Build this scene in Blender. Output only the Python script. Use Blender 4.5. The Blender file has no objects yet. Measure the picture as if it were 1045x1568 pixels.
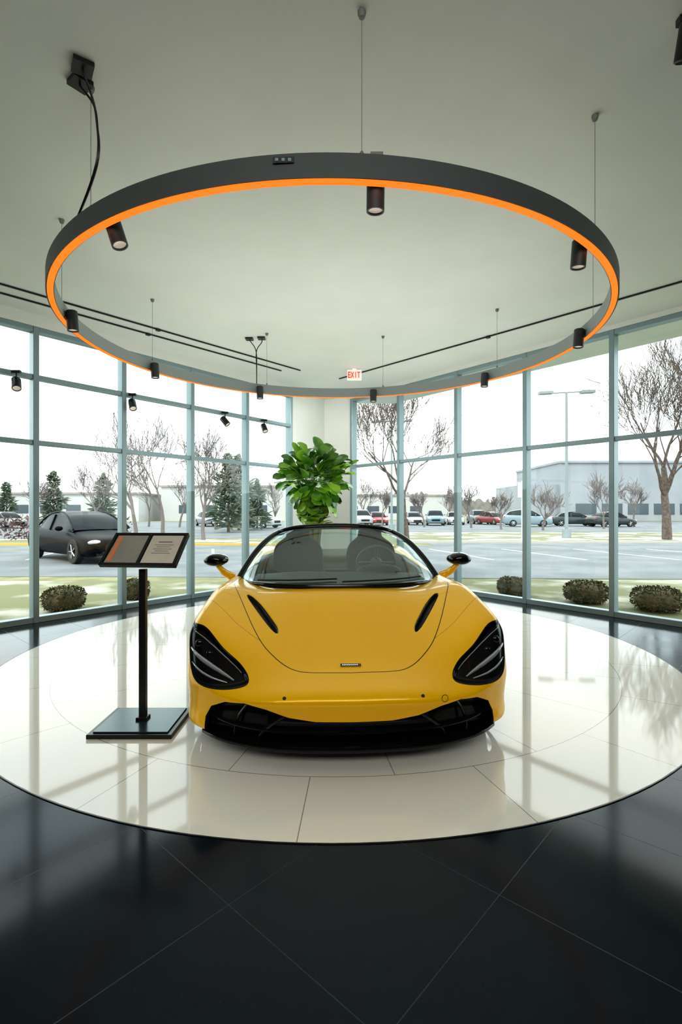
import bpy, math, random
import numpy as np
from mathutils import Vector, Matrix, Euler
random.seed(5); np.random.seed(5)
SC=bpy.context.scene
COL=SC.collection
# ---------------------------------------------------------------- materials
def mat(name,col,rough=.5,metal=0.,coat=0.,emit=None,es=0.,spec=.5,noise=None,nscale=6.,bump=0.,ndet=4.,lo=.4,hi=.6):
    m=bpy.data.materials.new(name); m.use_nodes=True
    nt=m.node_tree; b=nt.nodes['Principled BSDF']
    b.inputs['Base Color'].default_value=(*col,1); b.inputs['Roughness'].default_value=rough
    b.inputs['Metallic'].default_value=metal; b.inputs['Coat Weight'].default_value=coat
    b.inputs['Coat Roughness'].default_value=.03
    b.inputs['Specular IOR Level'].default_value=spec
    if emit: b.inputs['Emission Color'].default_value=(*emit,1); b.inputs['Emission Strength'].default_value=es
    if noise or bump:
        tc=nt.nodes.new('ShaderNodeTexCoord'); n=nt.nodes.new('ShaderNodeTexNoise')
        n.inputs['Scale'].default_value=nscale; n.inputs['Detail'].default_value=ndet
        nt.links.new(tc.outputs['Object'],n.inputs['Vector'])
        if noise:
            r=nt.nodes.new('ShaderNodeValToRGB')
            r.color_ramp.elements[0].position=lo; r.color_ramp.elements[0].color=(*col,1)
            r.color_ramp.elements[1].position=hi; r.color_ramp.elements[1].color=(*noise,1)
            nt.links.new(n.outputs['Fac'],r.inputs['Fac']); nt.links.new(r.outputs['Color'],b.inputs['Base Color'])
        if bump:
            bp=nt.nodes.new('ShaderNodeBump'); bp.inputs['Strength'].default_value=bump; bp.inputs['Distance'].default_value=.02
            nt.links.new(n.outputs['Fac'],bp.inputs['Height']); nt.links.new(bp.outputs['Normal'],b.inputs['Normal'])
    return m
class NT:
    def __init__(s,m): s.nt=m.node_tree
    def n(s,t): return s.nt.nodes.new(t)
    def l(s,a,b): s.nt.links.new(a,b)
    def M(s,op,a,b=None,c=None):
        x=s.n('ShaderNodeMath'); x.operation=op
        for i,v in enumerate((a,b,c)):
            if v is None: continue
            if isinstance(v,(int,float)): x.inputs[i].default_value=v
            else: s.l(v,x.inputs[i])
        return x.outputs[0]
    def mixc(s,f,a,b):
        x=s.n('ShaderNodeMix'); x.data_type='RGBA'
        s.l(f,x.inputs[0])
        for i,v in ((6,a),(7,b)):
            if isinstance(v,tuple): x.inputs[i].default_value=(*v,1)
            else: s.l(v,x.inputs[i])
        return x.outputs[2]
def glass_mat(name,tint,gl=.08,mx_=.6,rough=0.):
    m=bpy.data.materials.new(name); m.use_nodes=True; nt=m.node_tree; nt.nodes.clear()
    o=nt.nodes.new('ShaderNodeOutputMaterial'); t=nt.nodes.new('ShaderNodeBsdfTransparent'); g=nt.nodes.new('ShaderNodeBsdfGlossy')
    mx=nt.nodes.new('ShaderNodeMixShader'); fr=nt.nodes.new('ShaderNodeLayerWeight'); fr.inputs['Blend'].default_value=.25
    mr=nt.nodes.new('ShaderNodeMapRange'); mr.inputs['To Min'].default_value=gl; mr.inputs['To Max'].default_value=mx_
    nt.links.new(fr.outputs['Fresnel'],mr.inputs['Value']); nt.links.new(mr.outputs[0],mx.inputs[0])
    t.inputs[0].default_value=(*tint,1); g.inputs['Roughness'].default_value=rough; g.inputs[0].default_value=(.9,.95,.95,1)
    nt.links.new(t.outputs[0],mx.inputs[1]); nt.links.new(g.outputs[0],mx.inputs[2]); nt.links.new(mx.outputs[0],o.inputs[0])
    return m

# ---------------------------------------------------------------- geometry helper
def empty(name,loc=(0,0,0),rot=(0,0,0),parent=None):
    o=bpy.data.objects.new(name,None); COL.objects.link(o); o.location=loc; o.rotation_euler=rot
    o.empty_display_size=.2
    if parent: o.parent=parent
    return o
class G:
    def __init__(s): s.v=[];s.f=[];s.m=[]
    def add(s,v,f,m=0):
        o=len(s.v); s.v+= [tuple(map(float,p)) for p in v]
        s.f+=[tuple(i+o for i in q) for q in f]
        s.m+= [m]*len(f) if isinstance(m,int) else list(m)
        return s
    def box(s,c,d,m=0,R=None,taper=1.):
        hx,hy,hz=[k/2 for k in d]; v=[]
        for z in(-hz,hz):
            k=1. if z<0 else taper
            for x,y in((-hx,-hy),(hx,-hy),(hx,hy),(-hx,hy)):
                p=Vector((x*k,y*k,z))
                if R is not None: p=R@p
                v.append(p+Vector(c))
        return s.add(v,[(3,2,1,0),(4,5,6,7),(0,1,5,4),(1,2,6,5),(2,3,7,6),(3,0,4,7)],m)
    def tube(s,pts,r,seg=8,m=0,cap=True):
        pts=[Vector(p) for p in pts]; n=len(pts)
        if not hasattr(r,'__len__'): r=[r]*n
        t=(pts[1]-pts[0]).normalized(); up=Vector((0,0,1)) if abs(t.z)<.9 else Vector((1,0,0))
        a=t.cross(up).normalized(); v=[]
        for i in range(n):
            t=((pts[min(i+1,n-1)]-pts[max(i-1,0)])); t.normalize()
            a=(a-t*a.dot(t)).normalized(); b=t.cross(a)
            for k in range(seg):
                w=2*math.pi*k/seg; v.append(pts[i]+(a*math.cos(w)+b*math.sin(w))*r[i])
        f=[]
        for i in range(n-1):
            for k in range(seg):
                k2=(k+1)%seg; f.append((i*seg+k,i*seg+k2,(i+1)*seg+k2,(i+1)*seg+k))
        if cap: f.append(tuple(range(seg))[::-1]); f.append(tuple((n-1)*seg+k for k in range(seg)))
        return s.add(v,f,m)
    def lathe(s,prof,seg=32,m=0,c=(0,0,0),R=None,closed=False):
        v=[];f=[];n=len(prof)
        for k in range(seg):
            w=2*math.pi*k/seg
            for r,z in prof:
                p=Vector((r*math.cos(w),r*math.sin(w),z))
                if R is not None: p=R@p
                v.append(p+Vector(c))
        mm=[]
        for k in range(seg):
            k2=(k+1)%seg
            for i in range(n if closed else n-1):
                j=(i+1)%n
                f.append((k*n+i,k2*n+i,k2*n+j,k*n+j)); mm.append(m[i] if isinstance(m,list) else m)
        return s.add(v,f,mm)
    def prism(s,poly,z0,z1,m=0):
        n=len(poly); v=[(x,y,z0) for x,y in poly]+[(x,y,z1) for x,y in poly]
        f=[tuple(range(n))[::-1],tuple(range(n,2*n))]+[(i,(i+1)%n,n+(i+1)%n,n+i) for i in range(n)]
        return s.add(v,f,m)
    def grid(s,P,m=0):
        a,b=P.shape[:2]
        f=[(i*b+j,i*b+j+1,(i+1)*b+j+1,(i+1)*b+j) for i in range(a-1) for j in range(b-1)]
        return s.add(P.reshape(-1,3),f,m)
    def ell(s,c,r,m=0,su=12,sv=8,R=None):
        prof=[(max(1e-4,math.sin(math.pi*i/sv)),-math.cos(math.pi*i/sv)) for i in range(sv+1)]
        o=len(s.v); s.lathe(prof,su,m)
        for i in range(o,len(s.v)):
            p=Vector(s.v[i]); p=Vector((p.x*r[0],p.y*r[1],p.z*r[2]))
            if R is not None: p=R@p
            s.v[i]=tuple(p+Vector(c))
        return s
    def obj(s,name,mats,parent=None,smooth=False,bevel=0.,seg=3,loc=None,rot=None,subsurf=0,ang=35):
        me=bpy.data.meshes.new(name); me.from_pydata(s.v,[],s.f)
        if not isinstance(mats,(list,tuple)): mats=[mats]
        for k in mats: me.materials.append(k)
        me.polygons.foreach_set('material_index',s.m)
        me.update()
        if smooth:
            me.polygons.foreach_set('use_smooth',[True]*len(s.f))
            if ang<180: me.set_sharp_from_angle(angle=math.radians(ang))
        o=bpy.data.objects.new(name,me); COL.objects.link(o)
        if parent: o.parent=parent
        if loc: o.location=loc
        if rot: o.rotation_euler=rot
        if bevel:
            b=o.modifiers.new('bevel','BEVEL'); b.width=bevel; b.segments=seg; b.limit_method='ANGLE'
        return o
def rotz(a): return Matrix.Rotation(a,3,'Z')
def align(v):  # z axis -> v
    return Vector((0,0,1)).rotation_difference(Vector(v).normalized()).to_matrix()
def spl(P,n):
    P=np.asarray(P,float)
    ext=lambda A: np.concatenate([2*A[:1]-A[1:2],A,2*A[-1:]-A[-2:-1]])
    def B(A): E=ext(A); return (E[:-2]+4*E[1:-1]+E[2:])/6
    Q=ext(P+(P-B(P))); out=[]
    for i in range(len(P)-1):
        for t in np.linspace(0,1,n,endpoint=False):
            b=((1-t)**3/6,(3*t**3-6*t*t+4)/6,(-3*t**3+3*t*t+3*t+1)/6,t**3/6)
            out.append(sum(b[k]*Q[i+k] for k in range(4)))
    out.append((Q[-3]+4*Q[-2]+Q[-1])/6)
    return np.array(out)
def surf(P,n,k):
    A=spl(P,n); return np.swapaxes(spl(np.swapaxes(A,0,1),k),0,1)
def mirror_rows(rows):
    out=[]
    for r in rows:
        out.append([(-x,y,z) for x,y,z in r[:0:-1]]+list(r))
    return np.array(out)

# ---------------------------------------------------------------- camera / world
H=1.33; F=780.
cam=bpy.data.cameras.new('camera'); co=bpy.data.objects.new('camera',cam); COL.objects.link(co)
cam.sensor_fit='HORIZONTAL'; cam.sensor_width=24; cam.lens=24*F/1045.; co.location=(0,0,H); co.rotation_euler=(math.pi/2,0,0)
cam.clip_end=1000
SC.camera=co
w=bpy.data.worlds.new('sky'); SC.world=w; w.use_nodes=True
nt=w.node_tree; bg=nt.nodes['Background']; bg.inputs['Strength'].default_value=2.2
tc=nt.nodes.new('ShaderNodeTexCoord'); mp=nt.nodes.new('ShaderNodeMapping'); mp.inputs['Scale'].default_value=(1,1,3)
no=nt.nodes.new('ShaderNodeTexNoise'); no.inputs['Scale'].default_value=2.5; no.inputs['Detail'].default_value=5
rp=nt.nodes.new('ShaderNodeValToRGB'); rp.color_ramp.elements[0].position=.35; rp.color_ramp.elements[0].color=(.74,.87,.92,1)
rp.color_ramp.elements[1].position=.6; rp.color_ramp.elements[1].color=(.96,.99,.96,1)
nt.links.new(tc.outputs['Generated'],mp.inputs[0]); nt.links.new(mp.outputs[0],no.inputs['Vector']); nt.links.new(no.outputs['Fac'],rp.inputs[0]); nt.links.new(rp.outputs[0],bg.inputs[0])
SC.view_settings.view_transform='Standard'
try: SC.view_settings.look='Medium High Contrast'
except Exception as ex: print('LOOK',ex)
SC.view_settings.exposure=0.36
sun=bpy.data.lights.new('sun','SUN'); sun.energy=1.2; sun.angle=.2; sun.color=(1,.93,.82)
so=bpy.data.objects.new('sun',sun); COL.objects.link(so); so.rotation_euler=(math.radians(42),0,math.radians(-25)); so.location=(0,-10,20)
def lamp_light(name,kind,loc,target,power,size=1.,size2=None,col=(1,1,1),shape='RECTANGLE',spot=None):
    l=bpy.data.lights.new(name,kind); l.energy=power; l.color=col
    if kind=='AREA':
        l.shape=shape; l.size=size
        if size2: l.size_y=size2
    else: l.shadow_soft_size=size
    if spot: l.spot_size=math.radians(spot); l.spot_blend=.8
    o=bpy.data.objects.new(name,l); COL.objects.link(o); o.location=loc
    o.rotation_euler=(Vector(target)-Vector(loc)).to_track_quat('-Z','Y').to_euler()
    return o
lamp_light('added_ceiling_fill','AREA',(0,6.6,1.65),(0,6.6,3),52,5.5,5.5,(1,1,.98),'DISK')  # added fill light without a fixture, faces up to brighten the ceiling
lamp_light('added_front_fill','AREA',(0,-1.6,3.45),(0,3.4,.6),120,5.5,1.6,(1,.99,.95))  # added fill behind the camera to brighten the car front, no real fixture
lamp_light('added_corner_fill','SPOT',(-.3,7.6,3.45),(-.35,10.7,2.0),100,.12,None,(1,.99,.95),spot=75)  # added spot without a fixture, brightens the white corner wall

# ---------------------------------------------------------------- shared materials
M_frame=mat('window_aluminium',(.27,.36,.39),.38,.3)
M_wall=mat('wall_paint',(.78,.80,.76),.7,noise=(.75,.77,.73),nscale=2)
M_ceil=mat('ceiling_paint',(.75,.79,.74),.75,noise=(.725,.765,.715),nscale=1.5)
M_dark=mat('dark_wall_paint',(.03,.04,.045),.7,noise=(.025,.035,.04),nscale=2)
M_black=mat('black_metal',(.012,.012,.013),.35,.0)
M_grey=mat('grey_metal',(.05,.055,.058),.45,.2)
M_glass=glass_mat('window_glass',(.95,.98,.97),.02,.35)

# floor tile
m=mat('dark_floor_tile',(.012,.016,.022),.16,spec=.2); t=NT(m); b=m.node_tree.nodes['Principled BSDF']
tc=t.n('ShaderNodeTexCoord'); sp=t.n('ShaderNodeSeparateXYZ'); t.l(tc.outputs['Object'],sp.inputs[0]); X,Y=sp.outputs[0],sp.outputs[1]
def line(t,u,u0,s,wd):
    a=t.M('ADD',t.M('DIVIDE',t.M('SUBTRACT',u,u0),s),.5); a=t.M('SUBTRACT',t.M('FRACT',t.M('ADD',a,50.)),.5)
    return t.M('LESS_THAN',t.M('MULTIPLY',t.M('ABSOLUTE',a),s),wd)
u=t.M('ADD',t.M('MULTIPLY',X,.673),t.M('MULTIPLY',Y,.740)); v=t.M('ADD',t.M('MULTIPLY',X,.740),t.M('MULTIPLY',Y,-.673))
ln=t.M('MAXIMUM',line(t,u,1.02,.66,.0018),line(t,v,-1.443,.66,.0018))
no=t.n('ShaderNodeTexNoise'); no.inputs['Scale'].default_value=2.2; no.inputs['Detail'].default_value=8; t.l(tc.outputs['Object'],no.inputs['Vector'])
base=t.mixc(no.outputs['Fac'],(.001,.003,.007),(.006,.014,.022))
t.l(t.mixc(ln,base,(.030,.042,.048)),b.inputs['Base Color'])
t.l(t.M('ADD',t.M('MULTIPLY',no.outputs['Fac'],.12),t.M('ADD',t.M('MULTIPLY',ln,.3),.06)),b.inputs['Roughness'])
M_floor=m
# platform
m=mat('white_platform_tile',(.84,.82,.76),.05,spec=.6); t=NT(m); b=m.node_tree.nodes['Principled BSDF']
tc=t.n('ShaderNodeTexCoord'); sp=t.n('ShaderNodeSeparateXYZ'); t.l(tc.outputs['Object'],sp.inputs[0]); X,Y=sp.outputs[0],sp.outputs[1]
R=t.M('SQRT',t.M('ADD',t.M('MULTIPLY',X,X),t.M('MULTIPLY',Y,Y))); A=t.M('MULTIPLY',t.M('ARCTAN2',Y,X),180/math.pi)
def ang(t,off):
    a=t.M('SUBTRACT',t.M('FRACT',t.M('ADD',t.M('DIVIDE',t.M('SUBTRACT',A,off),20.),50.5)),.5)
    d=t.M('MULTIPLY',t.M('MULTIPLY',t.M('ABSOLUTE',a),20*math.pi/180),R)
    return t.M('LESS_THAN',d,.0020)
outer=t.M('GREATER_THAN',R,2.45); inner=t.M('SUBTRACT',1.,outer)
circ=t.M('LESS_THAN',t.M('ABSOLUTE',t.M('SUBTRACT',R,2.45)),.0022)
ln=t.M('MAXIMUM',circ,t.M('MAXIMUM',t.M('MULTIPLY',outer,ang(t,-92.7)),t.M('MULTIPLY',inner,ang(t,-102.7))))
t.l(t.mixc(ln,(.83,.79,.71),(.25,.24,.22)),b.inputs['Base Color'])
M_disc=m

# ---------------------------------------------------------------- room
CL=Vector((-.955,9.61,0)); DL=Vector((-.6205,-.7844,0)); CR=Vector((.234,10.46,0)); DR=Vector((.634,-.7734,0))
LD=[i*1.106 for i in range(9)]; RD=[0,1.36,2.67,3.91,5.12,6.32,7.52,8.7]
LE=CL+DL*LD[-1]; RE=CR+DR*RD[-1]
ROOM=[(LE.x,-4),(RE.x,-4),(RE.x,RE.y),(CR.x,CR.y),(-.35,10.75),(CL.x,CL.y),(LE.x,LE.y)]
G().prism(ROOM,-.12,0).obj('floor',M_floor)
CE=3.70
G().prism([(-6.7,-4.2),(6.9,-4.2),(RE.x+.9,RE.y+.6),(CR.x+.9,CR.y+.7),(-.35,11.1),(CL.x-.1,CL.y+.1),(LE.x-.15,LE.y+.1)],CE,CE+.25).obj('ceiling',M_ceil)
def wallseg(name,a,b,z0,z1,th,m):
    a=Vector((a[0],a[1],0)); b=Vector((b[0],b[1],0)); d=(b-a).normalized(); n=Vector((-d.y,d.x,0))*th
    G().prism([(a.x,a.y),(b.x,b.y),(b.x+n.x,b.y+n.y),(a.x+n.x,a.y+n.y)],z0,z1).obj(name,m)
wallseg('wall_back',(-6.45,-4),(5.75,-4),0,CE,-.15,M_dark)
wallseg('wall_left',(LE.x,-4),(LE.x,LE.y),0,CE,.15,M_dark)
wallseg('wall_right',(RE.x,-4),(RE.x,RE.y),0,CE,-.15,M_dark)
G().prism([(CL.x,CL.y),(-.35,10.75),(CR.x,CR.y),(CR.x+.1,CR.y+.1),(-.35,10.95),(CL.x-.12,CL.y+.1)],0,CE).obj('wall_corner',M_wall)
wn=0
def windows(C,D,dist,rails,ztop,side):
    global wn
    a=math.atan2(D.y,D.x); Rm=rotz(a)
    for i in range(len(dist)-1):
        wn+=1; L=dist[i+1]-dist[i]; p=C+D*dist[i]
        e=empty('window_%d'%wn,p,(0,0,a))
        g=G()
        g.box((0 if i else .03,0,ztop/2),(.065,.13,ztop))
        if i==len(dist)-2: g.box((L-.03,0,ztop/2),(.065,.13,ztop))
        for z in rails: g.box((L/2,0,z),(L-.065,.10,.055))
        g.box((L/2,0,ztop-.03),(L-.065,.12,.06)); g.box((L/2,0,.035),(L-.065,.12,.07))
        g.obj('frame',M_frame,e,bevel=.004,seg=1)
        G().add([(.035,0,.05),(L-.035,0,.05),(L-.035,0,ztop-.05),(.035,0,ztop-.05)],[(0,1,2,3)]).obj('glass',M_glass,e)
    L=dist[-1]; g=G(); mid=C+D*L/2
    g.box((mid.x,mid.y,(ztop+CE)/2),(L,.14,CE-ztop),R=Rm); g.obj('trim_%s_window_header'%side,M_wall)
windows(CL,DL,LD,[2.165,2.95],3.55,'left')
windows(CR,DR,RD,[2.26],3.64,'right')
DC=(-.039,5.0)
g=G().lathe([(.0001,0),(2.955,0),(2.96,-.003),(2.96,-.02)],160,0); g.v=[(x,y,z+.004) for x,y,z in g.v]
g.obj('display_platform',M_disc,loc=(DC[0],DC[1],0))
G().lathe([(2.958,0),(2.964,0),(2.964,.0035),(2.958,.0035)],160,0,closed=True).obj('trim_platform_edge',M_black,loc=(DC[0],DC[1],0.0005))

# ---------------------------------------------------------------- ring pendant
RC=(-.06,4.68); RR=2.30
M_or=mat('orange_led',(.15,.03,.0),.6,emit=(1,.21,.02),es=.88,spec=.1)
M_ring=mat('ring_housing',(.085,.095,.095),.5,.1)
M_lens=mat('lamp_lens',(.5,.45,.4),.2,emit=(1,.85,.7),es=.25)
e=empty('ring_pendant_light',(RC[0],RC[1],0))
g=G().lathe([(RR-.055,2.893),(RR-.055,3.01),(RR,3.01),(RR,2.893)],200,[1,0,0,0],closed=False)
g.lathe([(RR,2.893),(RR-.006,2.893),(RR-.006,2.900),(RR-.050,2.900),(RR-.050,2.893),(RR-.055,2.893)],200,0)
g.obj('housing',[M_ring,mat('ring_inner_face',(.28,.32,.32),.5)],e,smooth=True)
G().lathe([(RR-.010,2.889),(RR-.010,2.898),(RR-.050,2.898),(RR-.050,2.889)],200,0,closed=True).obj('light_diffuser',M_or,e,smooth=True)
g=G()
for k in range(9):
    a=math.radians(-86+40*k); c,s=math.cos(a),math.sin(a); r=RR-.027
    g.tube([(r*c,r*s,3.0),(r*c,r*s,CE)],.0018,6); g.lathe([(.0001,CE-.03),(.014,CE-.03),(.02,CE-.012),(.02,CE)],16,0,c=(r*c,r*s,0))
    g.lathe([(.010,3.0),(.010,3.03),(.003,3.04)],10,0,c=(r*c,r*s,0))
a=math.radians(-86); g.box(((RR-.027)*math.cos(a)+.07,(RR-.027)*math.sin(a),3.016),(.06,.04,.014)); 
g.obj('suspension_cables',mat('cable_grey',(.2,.21,.2),.5),e,smooth=True)
g=G()
for i,a in enumerate((-84,-47,-3,37,77,117,155,194,237)):
    a=math.radians(a); c,s=math.cos(a),math.sin(a); r=RR-.105; p=Vector((r*c,r*s,2.885))
    ti=Vector((c*.07,s*.07,1))
    if i==8: ti=Vector((-.35,.1,1))
    Rm=align(ti)
    g.lathe([(.0001,.08),(.040,.08),(.044,.075),(.044,-.08),(.036,-.08),(.036,-.07)],28,0,c=p,R=Rm)
    g.lathe([(.036,-.07),(.0001,-.066)],28,1,c=p,R=Rm)
    g.box((p.x+c*.045,p.y+s*.045,2.93),(.05,.03,.03),0,R=rotz(a))
g.obj('spot_heads',[M_grey,M_lens],e,smooth=True)
a=math.radians(-92.5)
g=G().box((RR*math.cos(a)-.11,RR*math.sin(a)-.001,2.975),(.10,.004,.028),0,R=rotz(-.05)); 
for dx in(-.03,.0,.03): g.box((RR*math.cos(a)-.11+dx,RR*math.sin(a)-.004,2.975),(.015,.003,.014),1)
g.obj('connector_plate',[M_grey,M_frame],e)
# power cables down to ring
e2=empty('power_cable_drop',(-1.37,2.70,0))
g=G()
g.box((0,0,CE-.013),(.10,.10,.024),0,R=rotz(.6)); g.box((-.065,.10,CE-.013),(.10,.10,.024),0,R=rotz(.9))
endp=Vector((RC[0]+(RR-.03)*math.cos(math.radians(229))+1.37,RC[1]+(RR-.03)*math.sin(math.radians(229))-2.70,3.0))
for dx,dy in((0,0),(-.065,.10)):
    pts=spl([(dx,dy,CE-.02),(dx*.9+.01,dy*.8,CE-.06),(.03,.07,CE-.16),(.035,.08,CE-.28),(.05+dx*.1,.07,3.22),(endp.x,endp.y,endp.z+.012)],6); g.tube(pts,.006,8)
g.obj('cable',M_black,e2,smooth=True)
e2=empty('power_cable_drop',(-1.25,6.95,0))
g=G().box((0,0,CE-.012),(.10,.10,.02)).box((.17,-.03,CE-.012),(.10,.10,.02))
for dx in(0,.17):
    g.tube(spl([(dx,0,CE-.02),(dx*.8+.03,0,CE-.07),(.1,-.05,CE-.18),(.115,-.1,3.3),(.125,-.16,3.02)],6),.006,8)
g.obj('cable',M_black,e2,smooth=True)

# ---------------------------------------------------------------- ceiling tracks + spots
def track(a,b):
    a=Vector((*a,0)); b=Vector((*b,0)); d=b-a; L=d.length; n=math.atan2(d.y,d.x); c=(a+b)/2
    g=G().box((0,0,CE-.010),(L,.018,.016)).box((-L/2+.03,0,CE-.015),(.07,.035,.022)).box((L*.1,0,CE-.018),(.05,.04,.026))
    g.obj('lighting_track',M_black,loc=(c.x,c.y,0),rot=(0,0,n))
track((-4.9,3.72),(-.68,8.50)); track((-4.9,4.10),(-1.0,8.52)); track((5.0,3.6),(-.03,9.03))
def spot(p,dirv,hang=.14):
    e=empty('track_spotlight',p)
    g=G().box((0,0,.0),(.10,.035,.035)).tube([(0,0,0),(0,0,-hang*.7)],.008,8)
    Rm=align(-Vector(dirv)); c=Vector((0,0,-hang))
    g.lathe([(.0001,.08),(.045,.08),(.05,.07),(.05,-.07),(.042,-.075),(.042,-.06)],24,0,c=c,R=Rm); g.lathe([(.042,-.06),(.0001,-.055)],24,1,c=c,R=Rm)
    g.obj('lamp_head',[M_black,M_lens],e,smooth=True)
for px in (25,203,345,405):
    tt=(px-522.5)/F; d=10.82/(1-1.266*tt)-.13; spot((tt*d,d,2.95-.01),(.5 if px!=345 else 1,-.7 if px!=345 else -.3,-1.2))
spot((1.665,2.44,CE-.02),(.1,.5,-1),.10)
# exit sign
M_exit=mat('exit_sign_face',(.85,.75,.7),.4,emit=(1,.8,.75),es=.3); M_red=mat('exit_red',(.8,.05,.02),.4,emit=(1,.06,.03),es=.7)
e=empty('exit_sign',(.22,8.4,3.585))
g=G().box((0,0,0),(.24,.04,.17),0).box((0,0,.095),(.07,.04,.025),0)
g.obj('housing',M_exit,e,bevel=.006)
g=G(); y=-.023
def bar(x,z,w_,h_): g.box((x*.8,y,z*.85),(w_*.8,.004,h_*.85))
for z in(-.05,0,.05): bar(-.10,z,.05,.02)
bar(-.122,0,.018,.116)
for s_ in(1,-1):
    g.box((-.032,y,0),(.014,.004,.105),R=Matrix.Rotation(s_*.42,3,'Y'))
bar(.025,0,.018,.116); bar(.09,.05,.065,.018); bar(.09,0,.018,.116)
g.obj('letters',M_red,e)

# ---------------------------------------------------------------- information stand
M_stand=mat('stand_black',(.02,.022,.022),.3,.3); M_page=mat('paper_cream',(.66,.60,.52),.5,noise=(.63,.57,.49),nscale=10)
M_page2=mat('paper_grey',(.28,.27,.24),.12,noise=(.36,.33,.29),nscale=3); M_ink=mat('ink',(.15,.14,.13),.6); M_or2=mat('paper_orange',(.75,.25,.10),.4)
M_baseT=mat('stand_base_top',(.04,.08,.085),.22,.6)
e=empty('information_stand',(-1.24,3.18,.0045))
G().box((0,0,.0125),(.50,.42,.025),0).obj('base',M_stand,e,bevel=.004)
G().box((0,0,.029),(.44,.37,.008),0).obj('base_plate',M_baseT,e,bevel=.002)
G().box((.0,.01,.50),(.042,.042,.94)).box((.0,.01,.04),(.07,.07,.02)).obj('pole',M_stand,e,bevel=.005)
Rm=Matrix.Rotation(math.radians(42),3,'X'); Rz=Matrix.Rotation(math.radians(-6),3,'Z'); RR_=Rz@Rm
g=G(); c=Vector((.01,.02,1.085))
g.box(c,(.49,.275,.02),0,R=RR_)
for sx in(-1,1): g.box(c+RR_@Vector((sx*.238,0,.013)),(.018,.275,.012),0,R=RR_)
for sy in(-1,1): g.box(c+RR_@Vector((0,sy*.13,.013)),(.49,.018,.012),0,R=RR_)
g.box(c+RR_@Vector((0,0,.013)),(.016,.26,.008),0,R=RR_); g.box(c+Vector((0,0,-.06)),(.06,.06,.09),0)
g.obj('tray',M_stand,e,bevel=.002)
g=G()
g.box(c+RR_@Vector((-.117,0,.012)),(.205,.235,.004),1,R=RR_); g.box(c+RR_@Vector((.117,0,.012)),(.205,.235,.004),0,R=RR_)
g.box(c+RR_@Vector((-.195,0,.0145)),(.028,.215,.002),3,R=RR_)
g.box(c+RR_@Vector((.117,.06,.0145)),(.09,.007,.001),2,R=RR_)
for k in range(5): g.box(c+RR_@Vector((.117,.035-k*.018,.0145)),(.12-(k%2)*.03,.003,.001),2,R=RR_)
g.obj('pages',[M_page,M_page2,M_ink,M_or2],e)

# ---------------------------------------------------------------- potted plant
M_leaf=mat('leaf_green',(.05,.16,.015),.3,noise=(.14,.33,.03),nscale=5,coat=.3); M_leaf2=mat('leaf_light',(.28,.52,.05),.34)
M_pot=mat('planter_white',(.6,.62,.58),.4); M_stem=mat('plant_stem',(.12,.14,.05),.7); M_soil=mat('soil',(.03,.02,.015),.9)
e=empty('potted_plant',(-.42,8.0,0.0045))
G().lathe([(.0001,0),(.20,0),(.22,.02),(.27,.68),(.28,.70),(.26,.70),(.25,.64),(.0001,.64)],48).obj('planter',M_pot,e,smooth=True)
G().lathe([(.0001,.655),(.25,.65)],32).obj('soil',M_soil,e)
g=G(); gl=G()
def leaf(gg,p,d,up,L,W,m):
    d=d.normalized(); s=d.cross(up).normalized(); n=s.cross(d).normalized()
    prof=[(0,.04),(.12,.30),(.3,.62),(.5,.88),(.68,1.),(.84,.90),(.95,.55),(1,.08)]
    v=[]
    for t_,w_ in prof:
        bend=-.32*t_*t_*L
        cpt=p+d*(t_*L)+n*bend
        for k,lift in((-1,.16),(-.5,.05),(0,0),(.5,.05),(1,.16)):
            v.append(cpt+s*(k*w_*W/2)+n*(lift*w_*W*.6+ .02*W*math.sin(t_*17+k*3)))
    f=[(i*5+j,i*5+j+1,(i+1)*5+j+1,(i+1)*5+j) for i in range(len(prof)-1) for j in range(4)]
    gg.add(v,f,m)
C=Vector((0,0,1.79))
for k in range(11):
    a=k*2.4; tip=Vector((math.cos(a)*random.uniform(.1,.4),math.sin(a)*random.uniform(.1,.4),random.uniform(1.5,2.2)))
    g.tube(spl([(math.cos(a)*.08,math.sin(a)*.08,.62),(math.cos(a)*.1,math.sin(a)*.1,1.1),tuple(tip)],5),[.016]*6+[.010]*5,7,0)
g.obj('stems',M_stem,e,smooth=True)
NL=290
for k in range(NL):
    ph=math.acos(1-2*(k+.5)/NL); th=k*2.39996
    n=Vector((math.sin(ph)*math.cos(th),math.sin(ph)*math.sin(th),math.cos(ph)))
    rr=random.uniform(.3,1.04); lw=1. if n.z>-.2 else .64
    p=C+Vector((n.x*.49*lw,n.y*.40*lw,n.z*.46))*rr
    d=(n+Vector((0,0,.25))+Vector([random.uniform(-.5,.5) for _ in range(3)])*1.3)
    if n.z<-.3: d.z-=.5
    leaf(gl,p,d,Vector((random.uniform(-.5,.5),-.4+random.uniform(-.5,.5),1)),random.uniform(.20,.30),random.uniform(.14,.21),0 if random.random()<.72 else 1)
for k in range(30):
    th=k*2.4; p=Vector((math.cos(th)*.06,math.sin(th)*.06,1.10+random.uniform(-.05,.2))); d=Vector((math.cos(th),math.sin(th),.9))
    leaf(gl,p,d,Vector((0,0,1)),.24,.17,1)
gl.obj('leaves',[M_leaf,M_leaf2],e,smooth=True,ang=180)

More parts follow.
